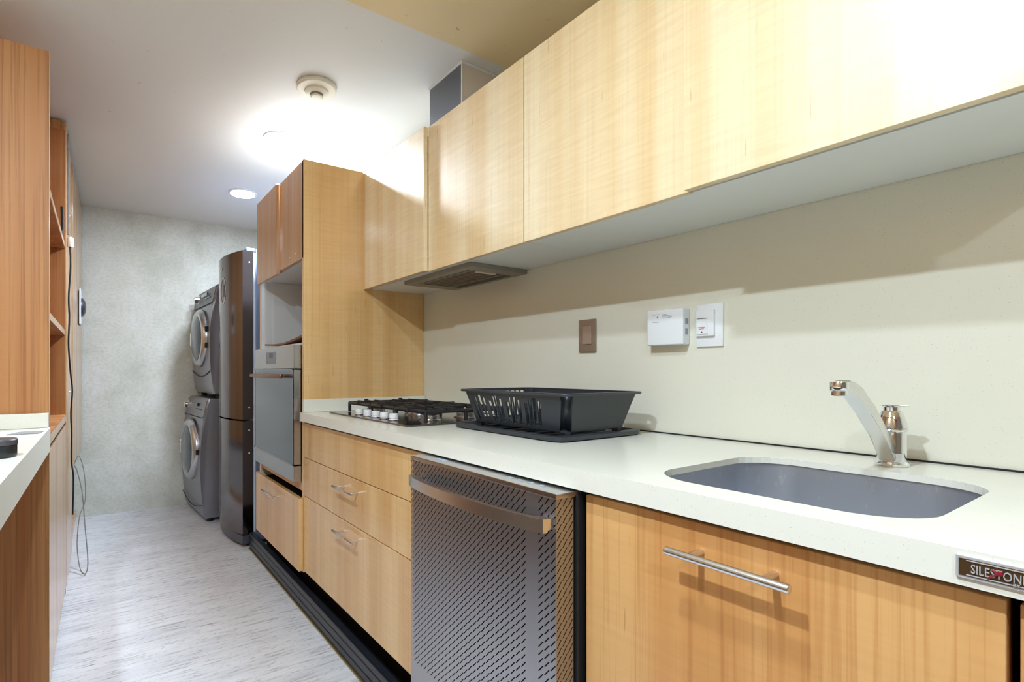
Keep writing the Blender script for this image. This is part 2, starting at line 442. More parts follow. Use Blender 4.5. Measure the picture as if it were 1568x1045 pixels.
bm = bmesh.new(); lathe(bm, [(0.0105, -0.006), (0.0115, -0.005), (0.0115, 0.002), (0.013, 0.003), (0.0135, 0.004), (0.0135, 0.016), (0.0125, 0.0185), (0.004, 0.0195)], (HX, HY, 1.0445), 'Z', 28)
obj('aerator', bm, 'chrome', t, True)

# ------------------------------------------------------------------ dishwasher
DX, DY0, DY1, DZ = 0.700, 0.644, 1.150, 0.858
t = thing('dishwasher', (0.95, 0.9, 0), 'stainless dishwasher with diagonally slotted front panel and curved handle', 'dishwasher')
obj('body', box(0.775, 1.35, 0.652, 1.166, 0.195, 0.855), 'black_plastic', t)
obj('door_core', box(DX+0.004, 0.752, DY0+0.004, DY1-0.004, 0.11, DZ-0.008), 'shadow_black', t)
obj('door_seal', box(0.752, 0.776, 0.640, 1.166, 0.11, 0.853, 0.003, 2), 'black_rubber', t)
bm = bmesh.new()
cell = 0.0152
def slit_panel(bm, P, u0, u1, v0, v1, skip):
    """perforated sheet: every cell carries a leaning slot open to the dark core"""
    nu = max(1, round((u1-u0)/cell)); nv = round((v1-v0)/cell)
    cu = (u1-u0)/nu; cv = (v1-v0)/nv
    for i in range(nu):
        ua, ub = u0+i*cu, u0+(i+1)*cu
        if skip and skip(0.5*(ua+ub)):
            q = [bm.verts.new(P(*c)) for c in ((ua, v0), (ub, v0), (ub, v1), (ua, v1))]; bm.faces.new(q); continue
        sh = (i % 2)*cv*0.0
        for j in range(nv):
            va, vb = v0+j*cv, v0+(j+1)*cv
            O = [(ua, va), (ub, va), (ub, vb), (ua, vb)]
            e = 0.035; hw = 0.13
            I = [(ua+cu*(e), va+cv*(e)), (ua+cu*(e+hw*1.5), va+cv*(e)), (ub-cu*e, vb-cv*(e)), (ub-cu*(e+hw*1.5), vb-cv*e)]
            ov = [bm.verts.new(P(*c)) for c in O]; iv = [bm.verts.new(P(*c)) for c in I]
            for k in range(4): bm.faces.new((ov[k], ov[(k+1) % 4], iv[(k+1) % 4], iv[k]))
# u grows toward -Y (to the right in view)
slit_panel(bm, lambda u, v: (DX, DY1-u, v), 0.0, DY1-DY0, 0.320, DZ-0.010, lambda u: 0.690 < DY1-u < 0.722)
q = [bm.verts.new(c) for c in ((DX, DY1, 0.11), (DX, DY0, 0.11), (DX, DY0, 0.32), (DX, DY1, 0.32))]; bm.faces.new(q)
bmesh.ops.remove_doubles(bm, verts=bm.verts[:], dist=0.00001)
obj('front_panel', bm, 'steel_dark', t)
bm = bmesh.new()
slit_panel(bm, lambda u, v: (DX+u, DY0, v), 0.0, 0.045, 0.11, DZ-0.010, None)
bmesh.ops.remove_doubles(bm, verts=bm.verts[:], dist=0.00001)
obj('side_panel', bm, 'steel_dark', t)
bm = bmesh.new(); bx(bm, DX-0.001, 0.768, DY0-0.001, DY1+0.001, DZ-0.010, DZ, 0.0012, 2)
tp = obj('control_strip', bm, 'steel', t)
for y in (0.70, 0.73, 0.76, 0.79): obj('button', box(0.725, 0.733, y, y+0.012, DZ, DZ+0.0008), 'label_grey', tp)
obj('display', box(0.722, 0.736, 1.03, 1.07, DZ, DZ+0.0006), 'label_grey', tp)
bm = bmesh.new()      # bowed handle of rectangular section
n = 24; zc = 0.803; rings = []
for i in range(n+1):
    s = i/n; y = 1.112+(0.648-1.112)*s
    bow = 0.048*(4*s*(1-s))**0.75*0.55
    x = DX-0.024-bow; h = 0.0125; d = 0.006
    rings.append([bm.verts.new(c) for c in ((x-d, y, zc-h), (x-d, y, zc+h), (x+d, y, zc+h), (x+d, y, zc-h))])
for a, b in zip(rings, rings[1:]):
    for k in range(4): bm.faces.new((a[k], a[(k+1) % 4], b[(k+1) % 4], b[k]))
bm.faces.new(rings[0]); bm.faces.new(rings[-1])
bx(bm, DX-0.026, DX+0.001, 1.085, 1.110, zc-0.010, zc+0.011, 0.002, 2); bx(bm, DX-0.026, DX+0.001, 0.650, 0.676, zc-0.010, zc+0.011, 0.002, 2)
obj('handle', bm, 'satin_chrome', t, True)

# ------------------------------------------------------------------ cooktop
CX0, CX1, CY0, CY1 = 0.842, 1.285, 1.405, 2.075
t = thing('gas_cooktop', (1.06, 1.74, 0.90), 'steel gas cooktop with black cast iron grates set in the worktop', 'cooktop')
bm = bmesh.new(); extrude_poly(bm, rrect(CX0, CX1, CY0, CY1, 0.015, 4), 'Z', 0.9005, 0.906)
obj('plate', bm, 'steel_mirror', t)
for y in (1.860, 1.787, 1.716, 1.648, 1.578):
    bm = bmesh.new(); lathe(bm, [(0.018, 0), (0.018, 0.003), (0.014, 0.005), (0.017, 0.008), (0.0165, 0.022), (0.014, 0.024)], (0.888, y, 0.9065), 'Z', 20)
    k = obj('knob', bm, 'white_plastic', t, True)
    bm = bmesh.new(); lathe(bm, [(0.0185, 0), (0.0185, 0.003)], (0.888, y, 0.9063), 'Z', 20)
    obj('knob_collar', bm, 'satin_chrome', k, True)
BUR = [(1.005, 1.52, 0.034), (1.19, 1.54, 0.042), (1.00, 1.93, 0.04), (1.19, 1.92, 0.032), (1.10, 1.73, 0.052)]
for x, y, r in BUR:
    bm = bmesh.new(); lathe(bm, [(r*1.25, 0), (r*1.25, 0.003), (r, 0.005), (r, 0.018), (r*0.92, 0.020)], (x, y, 0.9062), 'Z', 24)
    b = obj('burner', bm, 'satin_chrome', t, True)
    bm = bmesh.new(); lathe(bm, [(r*0.8, 0), (r*0.86, 0.002), (r*0.84, 0.006), (r*0.5, 0.008)], (x, y, 0.9265), 'Z', 24)
    obj('burner_cap', bm, 'cast_iron', b, True)
def rail(bm, a, b, r=0.0075):
    a = Vector(a); b = Vector(b); tube(bm, [a, b], r, 6)
for gy0, gy1 in ((1.425, 1.625), (1.635, 1.825), (1.835, 2.035)):
    bm = bmesh.new(); gx0, gx1 = 0.925, 1.262; zt = 0.944; zf = 0.908
    ym = (gy0+gy1)/2
    C = [(gx0, gy0), (gx1, gy0), (gx1, gy1), (gx0, gy1)]
    for i in range(4): rail(bm, (*C[i], zt), (*C[(i+1) % 4], zt))
    for x, y in C+[((gx0+gx1)/2, gy0), ((gx0+gx1)/2, gy1)]:
        bx(bm, x-0.006, x+0.006, y-0.006, y+0.006, zf-0.001, zt+0.003, 0.002, 1)
    for cx in ((gx0*0.76+gx1*0.24), (gx0*0.24+gx1*0.76)):
        for dx, dy in ((0, 1), (0, -1)):
            ye = gy1 if dy > 0 else gy0
            bx(bm, cx-0.004, cx+0.004, min(ye, ym+dy*0.028), max(ye, ym+dy*0.028), zt-0.006, zt+0.010, 0.002, 1)
            bx(bm, cx-0.008, cx+0.008, ye-0.007, ye+0.007, zt, zt+0.014, 0.002, 1); bx(bm, cx-0.045, cx-0.037, min(ye, ye-dy*0.05), max(ye, ye-dy*0.05), zt-0.004, zt+0.010, 0.002, 1); bx(bm, cx+0.037, cx+0.045, min(ye, ye-dy*0.05), max(ye, ye-dy*0.05), zt-0.004, zt+0.010, 0.002, 1)
        bx(bm, cx-0.095, cx-0.026, ym-0.004, ym+0.004, zt-0.006, zt+0.010, 0.002, 1)
        bx(bm, cx+0.026, cx+0.085, ym-0.004, ym+0.004, zt-0.006, zt+0.010, 0.002, 1)
    obj('grate', bm, 'cast_iron', t)

# ------------------------------------------------------------------ drip tray and dish rack
t = thing('drip_tray', (1.14, 1.1, 0.90), 'black plastic drip tray lying flat on the worktop under the dish rack', 'tray')
TX0, TX1, TY0, TY1 = 0.972, 1.315, 0.885, 1.335
bm = bmesh.new()
out = rrect(TX0, TX1, TY0, TY1, 0.03, 5)
prof = [(0.0, 0.9008), (0.004, 0.9008), (0.0, 0.915), (-0.012, 0.917), (-0.018, 0.908), (-0.024, 0.906)]
rings = []
for off, z in [(-0.03, 0.9008), (-0.004, 0.9010), (0.002, 0.904), (0.004, 0.914), (0.002, 0.9155), (-0.012, 0.916), (-0.02, 0.908), (-0.05, 0.9065)]:
    rings.append([bm.verts.new((x, y, z)) for x, y in rrect(TX0-off, TX1+off, TY0-off, TY1+off, max(0.03+off, 0.008), 5)])
for a, b in zip(rings, rings[1:]):
    n = len(a)
    for i in range(n): bm.faces.new((a[i], a[(i+1) % n], b[(i+1) % n], b[i]))
bm.faces.new(rings[0]); bm.faces.new(rings[-1])
tr = obj('pan', bm, 'rack_plastic', t, True)
for i in range(9):
    y = TY0+0.045+i*0.045
    obj('rib', box(TX0+0.05, TX1-0.05, y-0.003, y+0.003, 0.906, 0.911, 0.001, 1), 'rack_plastic', tr)

t = thing('dish_rack', (1.14, 1.1, 0.912), 'empty black plastic dish rack with arched side slots', 'dish rack')
RX0, RX1, RY0, RY1 = 0.985, 1.285, 0.872, 1.308          # at rim
Z0, Z1 = 0.924, 1.022
def taper(z): return 0.026*(1-(z-Z0)/(Z1-Z0))
def wall_seg(bm, p0, p1, nrm, cols, thick=0.003):
    """side wall from p0 to p1 (rim plan), nrm inward; cols = [(frac width, void_low, void_high)]"""
    p0 = Vector(p0); p1 = Vector(p1); nrm = Vector(nrm); tot = sum(c[0] for c in cols); acc = 0
    L_ = (p1-p0).length; d = (p1-p0).normalized()
    def at(s, z, o=0):
        tp = taper(z); k = (L_-2*tp)/L_
        p = p0+d*(tp+s*L_*k)+nrm*(tp+o)
        return (p.x, p.y, z)
    for w_, a, b in cols:
        s0 = acc/tot; acc += w_; s1 = acc/tot
        spans = [(Z0, Z1)] if a is None else [(Z0, a), (b, Z1)]
        for za, zb in spans:
            vs = [bm.verts.new(at(s, z, o)) for z in (za, zb) for s in (s0, s1) for o in (0, thick)]
            for q in ((0, 2, 6, 4), (1, 5, 7, 3), (0, 4, 5, 1), (2, 3, 7, 6), (4, 6, 7, 5), (0, 1, 3, 2)):
                bm.faces.new([vs[i] for i in q])
def arch_cols(ngroup):
    cols = [(0.020, None, None)]
    for g in range(ngroup):
        for k, tp in enumerate((0.70, 0.84, 0.86, 0.78)):
            cols.append((0.0150, Z0+0.008, Z0+(Z1-Z0)*tp))
            if k < 3: cols.append((0.0045, None, None))
        cols.append((0.018, None, None))
    return cols
nt = 0.022      # notch at corners
for side_, (p0, p1, nr, cols) in {
    'long': ((RX0, RY1-nt, 0), (RX0, RY0+nt, 0), (1, 0, 0), arch_cols(4)+[(0.060, None, None)]),
    'long2': ((RX1, RY1-nt, 0), (RX1, RY0+nt, 0), (-1, 0, 0), arch_cols(4)+[(0.060, None, None)]),
    'short': ((RX0+nt, RY0, 0), (RX1-nt, RY0, 0), (0, 1, 0), [(1, None, None)]),
    'short2': ((RX0+nt, RY1, 0), (RX1-nt, RY1, 0), (0, -1, 0), [(0.01, None, None)]+[(0.0165, Z0+0.010, Z0+(Z1-Z0)*0.93), (0.006, None, None)]*11)}.items():
    bm = bmesh.new(); wall_seg(bm, p0, p1, nr, cols); obj('side_wall', bm, 'rack_plastic', t)
for cx, cy, sx, sy in ((RX0, RY0, 1, 1), (RX1, RY0, -1, 1), (RX0, RY1, 1, -1), (RX1, RY1, -1, -1)):
    bm = bmesh.new(); rings = []
    for z in (Z0, (Z0+Z1)/2, Z1):
        tp = taper(z); row = []
        for k in range(9):
            a = PI/2*k/8          # concave quarter notch
            px = cx+sx*(tp+nt+0.004-(nt+0.004)*math.sin(a)*1.0) if False else cx+sx*(tp+(nt+tp*0.2)*math.sin(a))
            py = cy+sy*(tp+(nt+tp*0.2)*math.cos(a))
            # quarter that bows inward at the corner
            bl = math.sin(2*a)*0.006
            row.append((px+sx*bl, py+sy*bl, z))
        rings.append([bm.verts.new(c) for c in row])
    for a_, b_ in zip(rings, rings[1:]):
        for k in range(8): bm.faces.new((a_[k], a_[k+1], b_[k+1], b_[k]))
    o = obj('corner_web', bm, 'rack_plastic', t, True)
    md = o.modifiers.new('thick', 'SOLIDIFY'); md.thickness = 0.0025
bm = bmesh.new()
rings = []
for off, z in ((-0.004, Z1-0.004), (0.010, Z1-0.004), (0.012, Z1), (0.010, Z1+0.003), (-0.004, Z1+0.003)):
    rings.append([bm.verts.new((x, y, z)) for x, y in rrect(RX0-off, RX1+off, RY0-off, RY1+off, max(0.024+off, 0.006), 6)])
rings.append(rings[0])
for a, b in zip(rings, rings[1:]):
    n = len(a)
    for i in range(n): bm.faces.new((a[i], a[(i+1) % n], b[(i+1) % n], b[i]))
obj('rim', bm, 'rack_plastic', t, True)
bm = bmesh.new()
for i in range(13):
    y = RY0+0.05+i*(RY1-RY0-0.1)/12
    bx(bm, RX0+0.035, RX1-0.035, y-0.005, y+0.005, Z0-0.002, Z0+0.004)
    if i % 1 == 0:
        for x in (RX0+0.08, RX0+0.13): bx(bm, x-0.003, x+0.003, y-0.002, y+0.002, Z0, Z0+0.045)
for x in (RX0+0.036, (RX0+RX1)/2, RX1-0.036): bx(bm, x-0.006, x+0.006, RY0+0.036, RY1-0.036, Z0-0.003, Z0+0.003)
obj('base_grid', bm, 'rack_plastic', t)
for x in (RX0+0.045, RX1-0.045):
    for y in (RY0+0.045, RY1-0.045): obj('foot', box(x-0.01, x+0.01, y-0.01, y+0.01, 0.9085, Z0, 0.002, 1), 'rack_plastic', t)

# ------------------------------------------------------------------ tall oven cabinet
TY0_, TY1_ = 2.170, 2.895
t = thing('oven_cabinet', (1.08, 2.53, 0), 'tall maple oven cabinet between the cooktop and the fridge', 'cabinet')
obj('side_panel', box(XF-0.001, XR-0.003, TY0_, TY0_+0.019, 0.19, 2.022), 'maple', t)
obj('side_panel', box(XF+0.001, XR-0.003, TY1_-0.030, TY1_, 0.19, 2.022), 'white_laminate', t)
obj('front_edge', box(XF-0.001, XF+0.001, TY1_-0.030, TY1_, 0.52, 2.022), 'maple', t)
obj('top_panel', box(XF+0.02, XR-0.003, TY0_+0.019, TY1_-0.030, 2.004, 2.022), 'top_board', t)
obj('back_panel', box(XR-0.02, XR-0.003, TY0_+0.019, TY1_-0.030, 0.19, 2.004), 'white_laminate', t)
bm = bmesh.new()
bx(bm, 0.83, XR-0.02, TY0_+0.019, TY0_+0.024, 1.21, 1.58); bx(bm, 0.83, XR-0.02, TY1_-0.035, TY1_-0.030, 1.21, 1.58)
bx(bm, XF+0.022, XR-0.02, TY0_+0.019, TY1_-0.030, 1.583, 1.60); bx(bm, 1.28, 1.285, TY0_+0.02, TY1_-0.031, 1.21, 1.58)
obj('niche_lining', bm, 'white_laminate', t)
obj('niche_shelf', box(XF+0.005, XR-0.02, TY0_+0.020, TY1_-0.031, 1.202, 1.210), 'white_laminate', t)
obj('rail', box(XF+0.004, XF+0.022, TY0_+0.020, TY1_-0.031, 0.545, 0.585), 'pine', t)
d = obj('door', box(XF-0.001, XF+0.018, TY0_+0.003, 2.520, 1.586, 2.020, 0.0008, 1), 'cherry_light', t)
for y, z in ((2.28, 1.625), (2.36, 1.62)): obj('screw', lathe(bmesh.new(), [(0.003, 0), (0.003, 0.002)], (XF-0.001, y, z), '-X', 10), 'white_plastic', d)
obj('door', box(XF-0.017, XF+0.001, 2.524, TY1_-0.001, 1.568, 2.020, 0.0008, 1), 'cherry_light', t)
d = obj('drawer', box(XF-0.022, XF-0.002, TY0_+0.004, TY1_-0.002, 0.196, 0.518, 0.0008, 1), 'maple', t)
bar_handle(d, XF-0.022, 2.44, 2.66, 0.466, 0.032, 0.005, 0.035)
obj('drawer_box', box(XF-0.001, 1.30, TY0_+0.03, TY1_-0.04, 0.20, 0.50), 'shadow_black', t)

# oven
t = thing('oven', (1.0, 2.53, 0.585), 'built-in stainless oven with a glass door and bar handle in the tall cabinet', 'oven')
OX = 0.729; OY0, OY1 = 2.198, 2.862
obj('body', box(XF, 1.30, 2.20, 2.855, 0.59, 1.20), 'shadow_black', t)
cp = obj('control_panel', box(OX, XF, OY0, OY1, 1.094, 1.200, 0.002, 2), 'steel', t)
bm = bmesh.new()
bx(bm, OX-0.0008, OX, 2.47, 2.64, 1.118, 1.178)
obj('panel_print', bm, 'label_grey', cp)
bm = bmesh.new(); bx(bm, OX-0.0016, OX-0.0008, 2.52, 2.58, 1.148, 1.172)
obj('display', bm, 'titanium_dark', cp)
d = obj('door', box(OX, XF-0.004, OY0, OY1, 0.664, 1.088, 0.001, 1), 'steel', t)
obj('door_glass', box(OX-0.003, OX, OY0+0.008, OY1-0.004, 0.668, 1.086), 'oven_glass', d)
bm = bmesh.new()
bx(bm, OX-0.0045, OX-0.0005, OY0, OY0+0.009, 0.662, 1.090); bx(bm, OX-0.0045, OX-0.0005, OY1-0.016, OY1, 0.662, 1.090)
bx(bm, OX-0.0045, OX, OY0, OY1, 1.086, 1.091); bx(bm, OX-0.0045, OX+0.002, OY0, OY1, 0.660, 0.668)
obj('glass_border', bm, 'dark_glass', d)
bm = bmesh.new()
bx(bm, OX-0.045, OX-0.030, 2.26, 2.80, 1.050, 1.068, 0.006, 3)
for y in (2.275, 2.775): bx(bm, OX-0.034, OX-0.002, y-0.008, y+0.016, 1.052, 1.066, 0.003, 2)
obj('handle', bm, 'bronze_handle', d, True)
obj('bottom_trim', box(OX, XF, OY0, OY1, 0.587, 0.658, 0.001, 1), 'steel', t)

# things inside the open niche
bm = bmesh.new()
for i in range(13):
    pass
n = 14; y0, y1 = 2.215, 2.83
top = [(y0+(y1-y0)*i/n, 1.232-0.0+0.022*((i/n)**2)*0-0.016*math.sin(PI*i/n)+0.016*(1-i/n)) for i in range(n+1)]
lo = [(y, z-0.009) for y, z in top]
extrude_poly(bm, top+lo[::-1], 'X', 0.775, 1.24)
o = obj('serving_board', bm, 'board_brown', None, True)
tag(o, 'thin warped brown board lying in the niche on top of the oven', 'board')
bm = box(0.785, 1.22, 2.196, 2.206, 1.240, 1.50, 0.002, 1)
o = obj('baking_sheet', bm, 'board_grey'); tag(o, 'grey flat sheet standing upright at the right side of the oven niche', 'baking sheet')

# ------------------------------------------------------------------ wall cabinets
UZ0, UZ1 = 1.468, 2.025
specs = [(1.639, 2.152, 1.055, 'first wooden wall cabinet, next to the tall oven cabinet, its door standing proud', 'maple_upper_lit'),
         (1.119, 1.638, 1.075, 'second wooden wall cabinet from the oven cabinet, above the range hood', 'maple_upper_lit'),
         (0.616, 1.116, 1.075, 'third wooden wall cabinet from the oven cabinet, above the brown switch', 'maple_upper_lit'),
         (0.060, 0.614, 1.052, 'wooden wall cabinet nearest the viewer, above the sink', 'maple_upper_lit')]
for i, (y0, y1, xf, lab, mt) in enumerate(specs):
    t = thing('wall_cabinet', (1.23, (y0+y1)/2, UZ0), lab, 'wall cabinet', 'wall cabinets over the worktop')
    ya, yb = y0, (2.169 if i == 0 else y1+0.002)
    bm = bmesh.new(); z0 = UZ0+0.004
    bx(bm, 1.096, XR-0.002, ya, yb, z0, z0+0.016)
    bx(bm, 1.096, XR-0.002, ya, ya+0.016, z0+0.016, UZ1-0.018); bx(bm, 1.096, XR-0.002, yb-0.016, yb, z0+0.016, UZ1-0.018)
    bx(bm, 1.096, XR-0.002, ya, yb, UZ1-0.018, UZ1-0.002); bx(bm, XR-0.008, XR-0.002, ya+0.016, yb-0.016, z0+0.016, UZ1-0.018)
    obj('body', bm, 'white_laminate', t)
    obj('door', box(xf, xf+0.019, y0+0.001, y1-0.001, UZ0-(0.002 if i == 3 else 0), UZ1, 0.0008, 1), mt, t)
    for y in (y0+0.03, y1-0.05):
        for z in (UZ0+0.02, UZ1-0.08): obj('hinge', box(xf+0.019, 1.097, y, y+0.012, z, z+0.04), 'satin_chrome', t)
o = obj('filler_strip', box(1.056, 1.096, 2.1525, 2.169, UZ0, UZ1-0.002), 'maple')
tag(o, 'narrow maple filler strip between first wall cabinet and oven cabinet', 'filler strip')

# hood
t = thing('range_hood', (1.25, 1.65, 1.452), 'grey built-in range hood insert with brown grease filter under the wall cabinets', 'range hood')
HX0, HX1, HY0, HY1 = 1.116, 1.388, 1.425, 1.888
bm = bmesh.new()
zb, zt = 1.455, 1.4715
def slab(x0, x1, y0, y1, a=zb, b=zt): bx(bm, x0, x1, y0, y1, a, b)
slab(HX0, HX0+0.035, HY0, HY1); slab(HX1-0.02, HX1, HY0, HY1)
slab(HX0+0.035, HX1-0.02, HY0, HY0+0.06); slab(HX0+0.035, HX1-0.02, HY1-0.06, HY1)
obj('frame', bm, 'hood_grey', t)
fl = obj('filter', box(HX0+0.055, HX1-0.075, HY0+0.075, HY1-0.075, zb+0.002, zb+0.008), 'filter_brown', t)
bm = bmesh.new()
for k in range(14):
    y = HY0+0.085+k*(HY1-HY0-0.17)/13; bx(bm, HX0+0.058, HX1-0.078, y-0.002, y+0.002, zb, zb+0.003)
obj('filter_mesh', bm, 'hood_grey', fl)
bm = bmesh.new(); bx(bm, HX0+0.045, HX0+0.055, HY0+0.06, HY1-0.06, zb, zb+0.010); bx(bm, HX1-0.075, HX1-0.066, HY0+0.06, HY1-0.06, zb-0.001, zb+0.010)
obj('crossbar', bm, 'hood_grey', t)
obj('cavity', box(HX0+0.035, HX1-0.02, HY0+0.06, HY1-0.06, zb+0.011, zt), 'shadow_black', t)
obj('catch', box(HX0+0.08, HX1-0.10, HY0+0.062, HY0+0.078, zb-0.002, zb+0.004), 'ivory_plastic', t)

# duct
t = thing('duct_box', (1.30, 1.72, UZ1), 'boxed ventilation duct rising from wall cabinet tops to the ceiling', 'duct')
bm = bmesh.new(); bx(bm, 1.212, XR-0.002, 1.605, 1.835, UZ1-0.001, CEIL-0.010)
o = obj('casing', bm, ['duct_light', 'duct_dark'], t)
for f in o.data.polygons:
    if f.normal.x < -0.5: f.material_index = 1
bm = bmesh.new(); bx(bm, 1.207, XR-0.002, 1.600, 1.606, CEIL-0.010, CEIL-0.001); bx(bm, 1.207, 1.213, 1.606, 1.836, CEIL-0.010, CEIL-0.001); bx(bm, 1.210, 1.2145, 1.603, 1.6075, UZ1, CEIL-0.01)
obj('edge_bead', bm, 'white_plastic', t)

# ------------------------------------------------------------------ switches on the splashback
t = thing('light_switch', (XR, 1.142, 1.146), 'bronze rocker light switch on the splashback', 'switch')
bm = bmesh.new(); bx(bm, XR-0.008, XR-0.0005, 1.107, 1.177, 1.146, 1.256, 0.003, 2); obj('plate', bm, 'bronze_plate', t, True)
obj('rocker', box(XR-0.012, XR-0.007, 1.122, 1.158, 1.172, 1.232, 0.0015, 2), 'bronze_rocker', t)
t = thing('gas_alarm', (XR, 0.85, 1.155), 'white box shaped gas alarm with small print on the splashback', 'gas alarm')
bm = bmesh.new(); bx(bm, 1.360, XR-0.0005, 0.795, 0.903, 1.156, 1.257, 0.004, 3); bo = obj('case', bm, 'white_plastic', t, True)
bm = bmesh.new(); bx(bm, 1.372, 1.386, 0.7945, 0.7955, 1.213, 1.228); bx(bm, 1.372, 1.386, 0.7945, 0.7955, 1.184, 1.200)
obj('side_vent', bm, 'label_grey', bo)
bm = bmesh.new()
bx(bm, 1.3594, 1.3602, 0.862, 0.884, 1.2432, 1.2444)
for k, w_ in enumerate((0.014, 0.030, 0.030, 0.026)): bx(bm, 1.3594, 1.3602, 0.856-w_, 0.855, 1.2425-0.0035*k, 1.2435-0.0035*k)
bx(bm, 1.3594, 1.3602, 0.864, 0.884, 1.2215, 1.2225)
obj('small_print', bm, 'label_grey', bo)
bm = bmesh.new(); lathe(bm, [(0.0022, 0), (0.0018, 0.0015)], (1.360, 0.869, 1.2375), '-X', 12); obj('indicator', bm, 'black_plastic', bo)
t = thing('shutoff_switch', (XR, 0.738, 1.148), 'white plate with hinged cover and red print, right of the gas alarm', 'switch')
bm = bmesh.new(); bx(bm, XR-0.007, XR-0.0005, 0.703, 0.773, 1.148, 1.263, 0.002, 2); pl = obj('plate', bm, 'white_plastic', t, True)
bm = bmesh.new(); bx(bm, XR-0.016, XR-0.0065, 0.722, 0.770, 1.176, 1.246, 0.002, 2); cv = obj('cover', bm, 'white_plastic', t, True)
bm = bmesh.new(); bx(bm, XR-0.0185, XR-0.0155, 0.737, 0.766, 1.181, 1.224, 0.001, 1); bt = obj('button', bm, 'white_plastic', t)
bm = bmesh.new(); bx(bm, XR-0.0192, XR-0.0184, 0.737, 0.765, 1.2225, 1.2240)
obj('top_line', bm, 'titanium_dark', bt)
bm = bmesh.new()
for k in range(2): bx(bm, XR-0.0192, XR-0.0184, 0.744+0.002*k, 0.762-0.003*k, 1.199-0.004*k, 1.2005-0.004*k)
obj('red_print', bm, 'label_red', bt)
bm = bmesh.new(); lathe(bm, [(0.0024, 0), (0.0018, 0.0012)], (XR-0.0184, 0.752, 1.187), '-X', 12); obj('indicator', bm, 'black_plastic', bt)

# ------------------------------------------------------------------ ceiling fittings
def ceiling_light(x, y, r, label, group='round ceiling lights'):
    t = thing('ceiling_light', (x, y, CEIL), label, 'ceiling light', group)
    bm = bmesh.new(); lathe(bm, [(r, -0.0005), (r, -0.006), (r-0.004, -0.009), (r-0.014, -0.009), (r-0.016, -0.004)], (x, y, CEIL), 'Z', 40)
    obj('rim', bm, 'white_plastic', t, True)
    bm = bmesh.new(); lathe(bm, [(r-0.017, -0.005), (r-0.017, -0.010), (r*0.6, -0.013), (r*0.2, -0.014)], (x, y, CEIL), 'Z', 32)
    obj('lens', bm, 'lamp_lens', t, True)
ceiling_light(0.81, 2.65, 0.09, 'brightly lit round ceiling light above the tall oven cabinet')
ceiling_light(0.834, 3.60, 0.095, 'small round ceiling light farthest back, above the fridge')
for i, (x, y, p) in enumerate(LAMPS):
    ceiling_light(x, y, 0.06, ['round ceiling light above the left counter, behind the viewer', 'round ceiling light overhead near the viewer', 'rearmost round ceiling light behind the viewer'][i])
t = thing('smoke_detector', (0.79, 2.08, CEIL), 'ivory round smoke detector on the ceiling', 'smoke detector')
bm = bmesh.new(); lathe(bm, [(0.082, -0.0005), (0.085, -0.004), (0.085, -0.014), (0.080, -0.020), (0.05, -0.024), (0.048, -0.024)], (0.79, 2.08, CEIL), 'Z', 44)
obj('base', bm, 'ivory_plastic', t, True)
bm = bmesh.new(); lathe(bm, [(0.052, -0.022), (0.050, -0.030), (0.040, -0.036), (0.030, -0.037)], (0.79, 2.08, CEIL), 'Z', 36)
h = obj('housing', bm, 'ivory_plastic', t, True)
bm = bmesh.new(); lathe(bm, [(0.026, -0.034), (0.026, -0.045), (0.022, -0.050), (0.016, -0.051)], (0.79, 2.08, CEIL), 'Z', 30)
obj('sensor', bm, 'ivory_plastic', h, True)
bm = bmesh.new(); lathe(bm, [(0.0275, -0.0385), (0.0275, -0.0405)], (0.79, 2.08, CEIL), 'Z', 30); lathe(bm, [(0.0275, -0.043), (0.0275, -0.045)], (0.79, 2.08, CEIL), 'Z', 30)
obj('vent_ring', bm, 'titanium_dark', h, True)

# ------------------------------------------------------------------ fridge
t = thing('refrigerator', (1.05, 3.50, 0), 'tall two-door refrigerator with curved dark mirror steel doors', 'refrigerator')
FY0, FY1 = 3.180, 3.815
obj('body', box(0.815, 1.36, FY0+0.004, FY1-0.004, 0.035, 1.838, 0.004, 2), 'fridge_side', t)
def arc_outline(s, xb):
    pts = [(xb, FY0), (xb, FY1)]; n = 20; out = []
    for i in range(n+1):
        q = i/n; y = FY1+(FY0-FY1)*q; out.append((0.736-s*(1-(2*q-1)**2), y))
    return [(xb, FY0)]+[(xb, FY1)]+out
for z0, z1 in ((0.786, 1.820), (0.085, 0.776)):
    bm = bmesh.new(); extrude_poly(bm, arc_outline(0.064, 0.800), 'Z', z0, z1)
    d = obj('door', bm, 'steel_mirror', t, True)
    if z0 > 0.5:
        def surf(y): q = (FY1-y)/(FY1-FY0); return 0.736-0.064*(1-(2*q-1)**2)
        bm = bmesh.new()
        tube(bm, [Vector((surf(3.44+0.05*math.cos(a))-0.001, 3.44+0.05*math.cos(a), 1.60+0.085*math.sin(a))) for a in [2*PI*k/24 for k in range(25)]], 0.003, 6)
        obj('control_ring', bm, 'satin_chrome', d, True)
        bm = bmesh.new(); bx(bm, surf(3.44)-0.004, surf(3.44)+0.004, 3.425, 3.455, 1.56, 1.64); obj('control_window', bm, 'board_grey', d)
        bm = bmesh.new(); lathe(bm, [(0.012, 0), (0.010, 0.004)], (surf(3.47), 3.47, 1.745), '-X', 14); obj('emblem', bm, 'satin_chrome', d)
    for z in ((0.86, 1.75) if z0 > 0.5 else (0.72, 0.58)): obj('screw_cap', lathe(bmesh.new(), [(0.005, 0), (0.004, -0.002)], (0.775, FY0, z), 'Y', 10), 'white_plastic', d)
obj('gasket', box(0.800, 0.815, FY0+0.010, FY1-0.010, 0.09, 1.815), 'gasket_white', t)
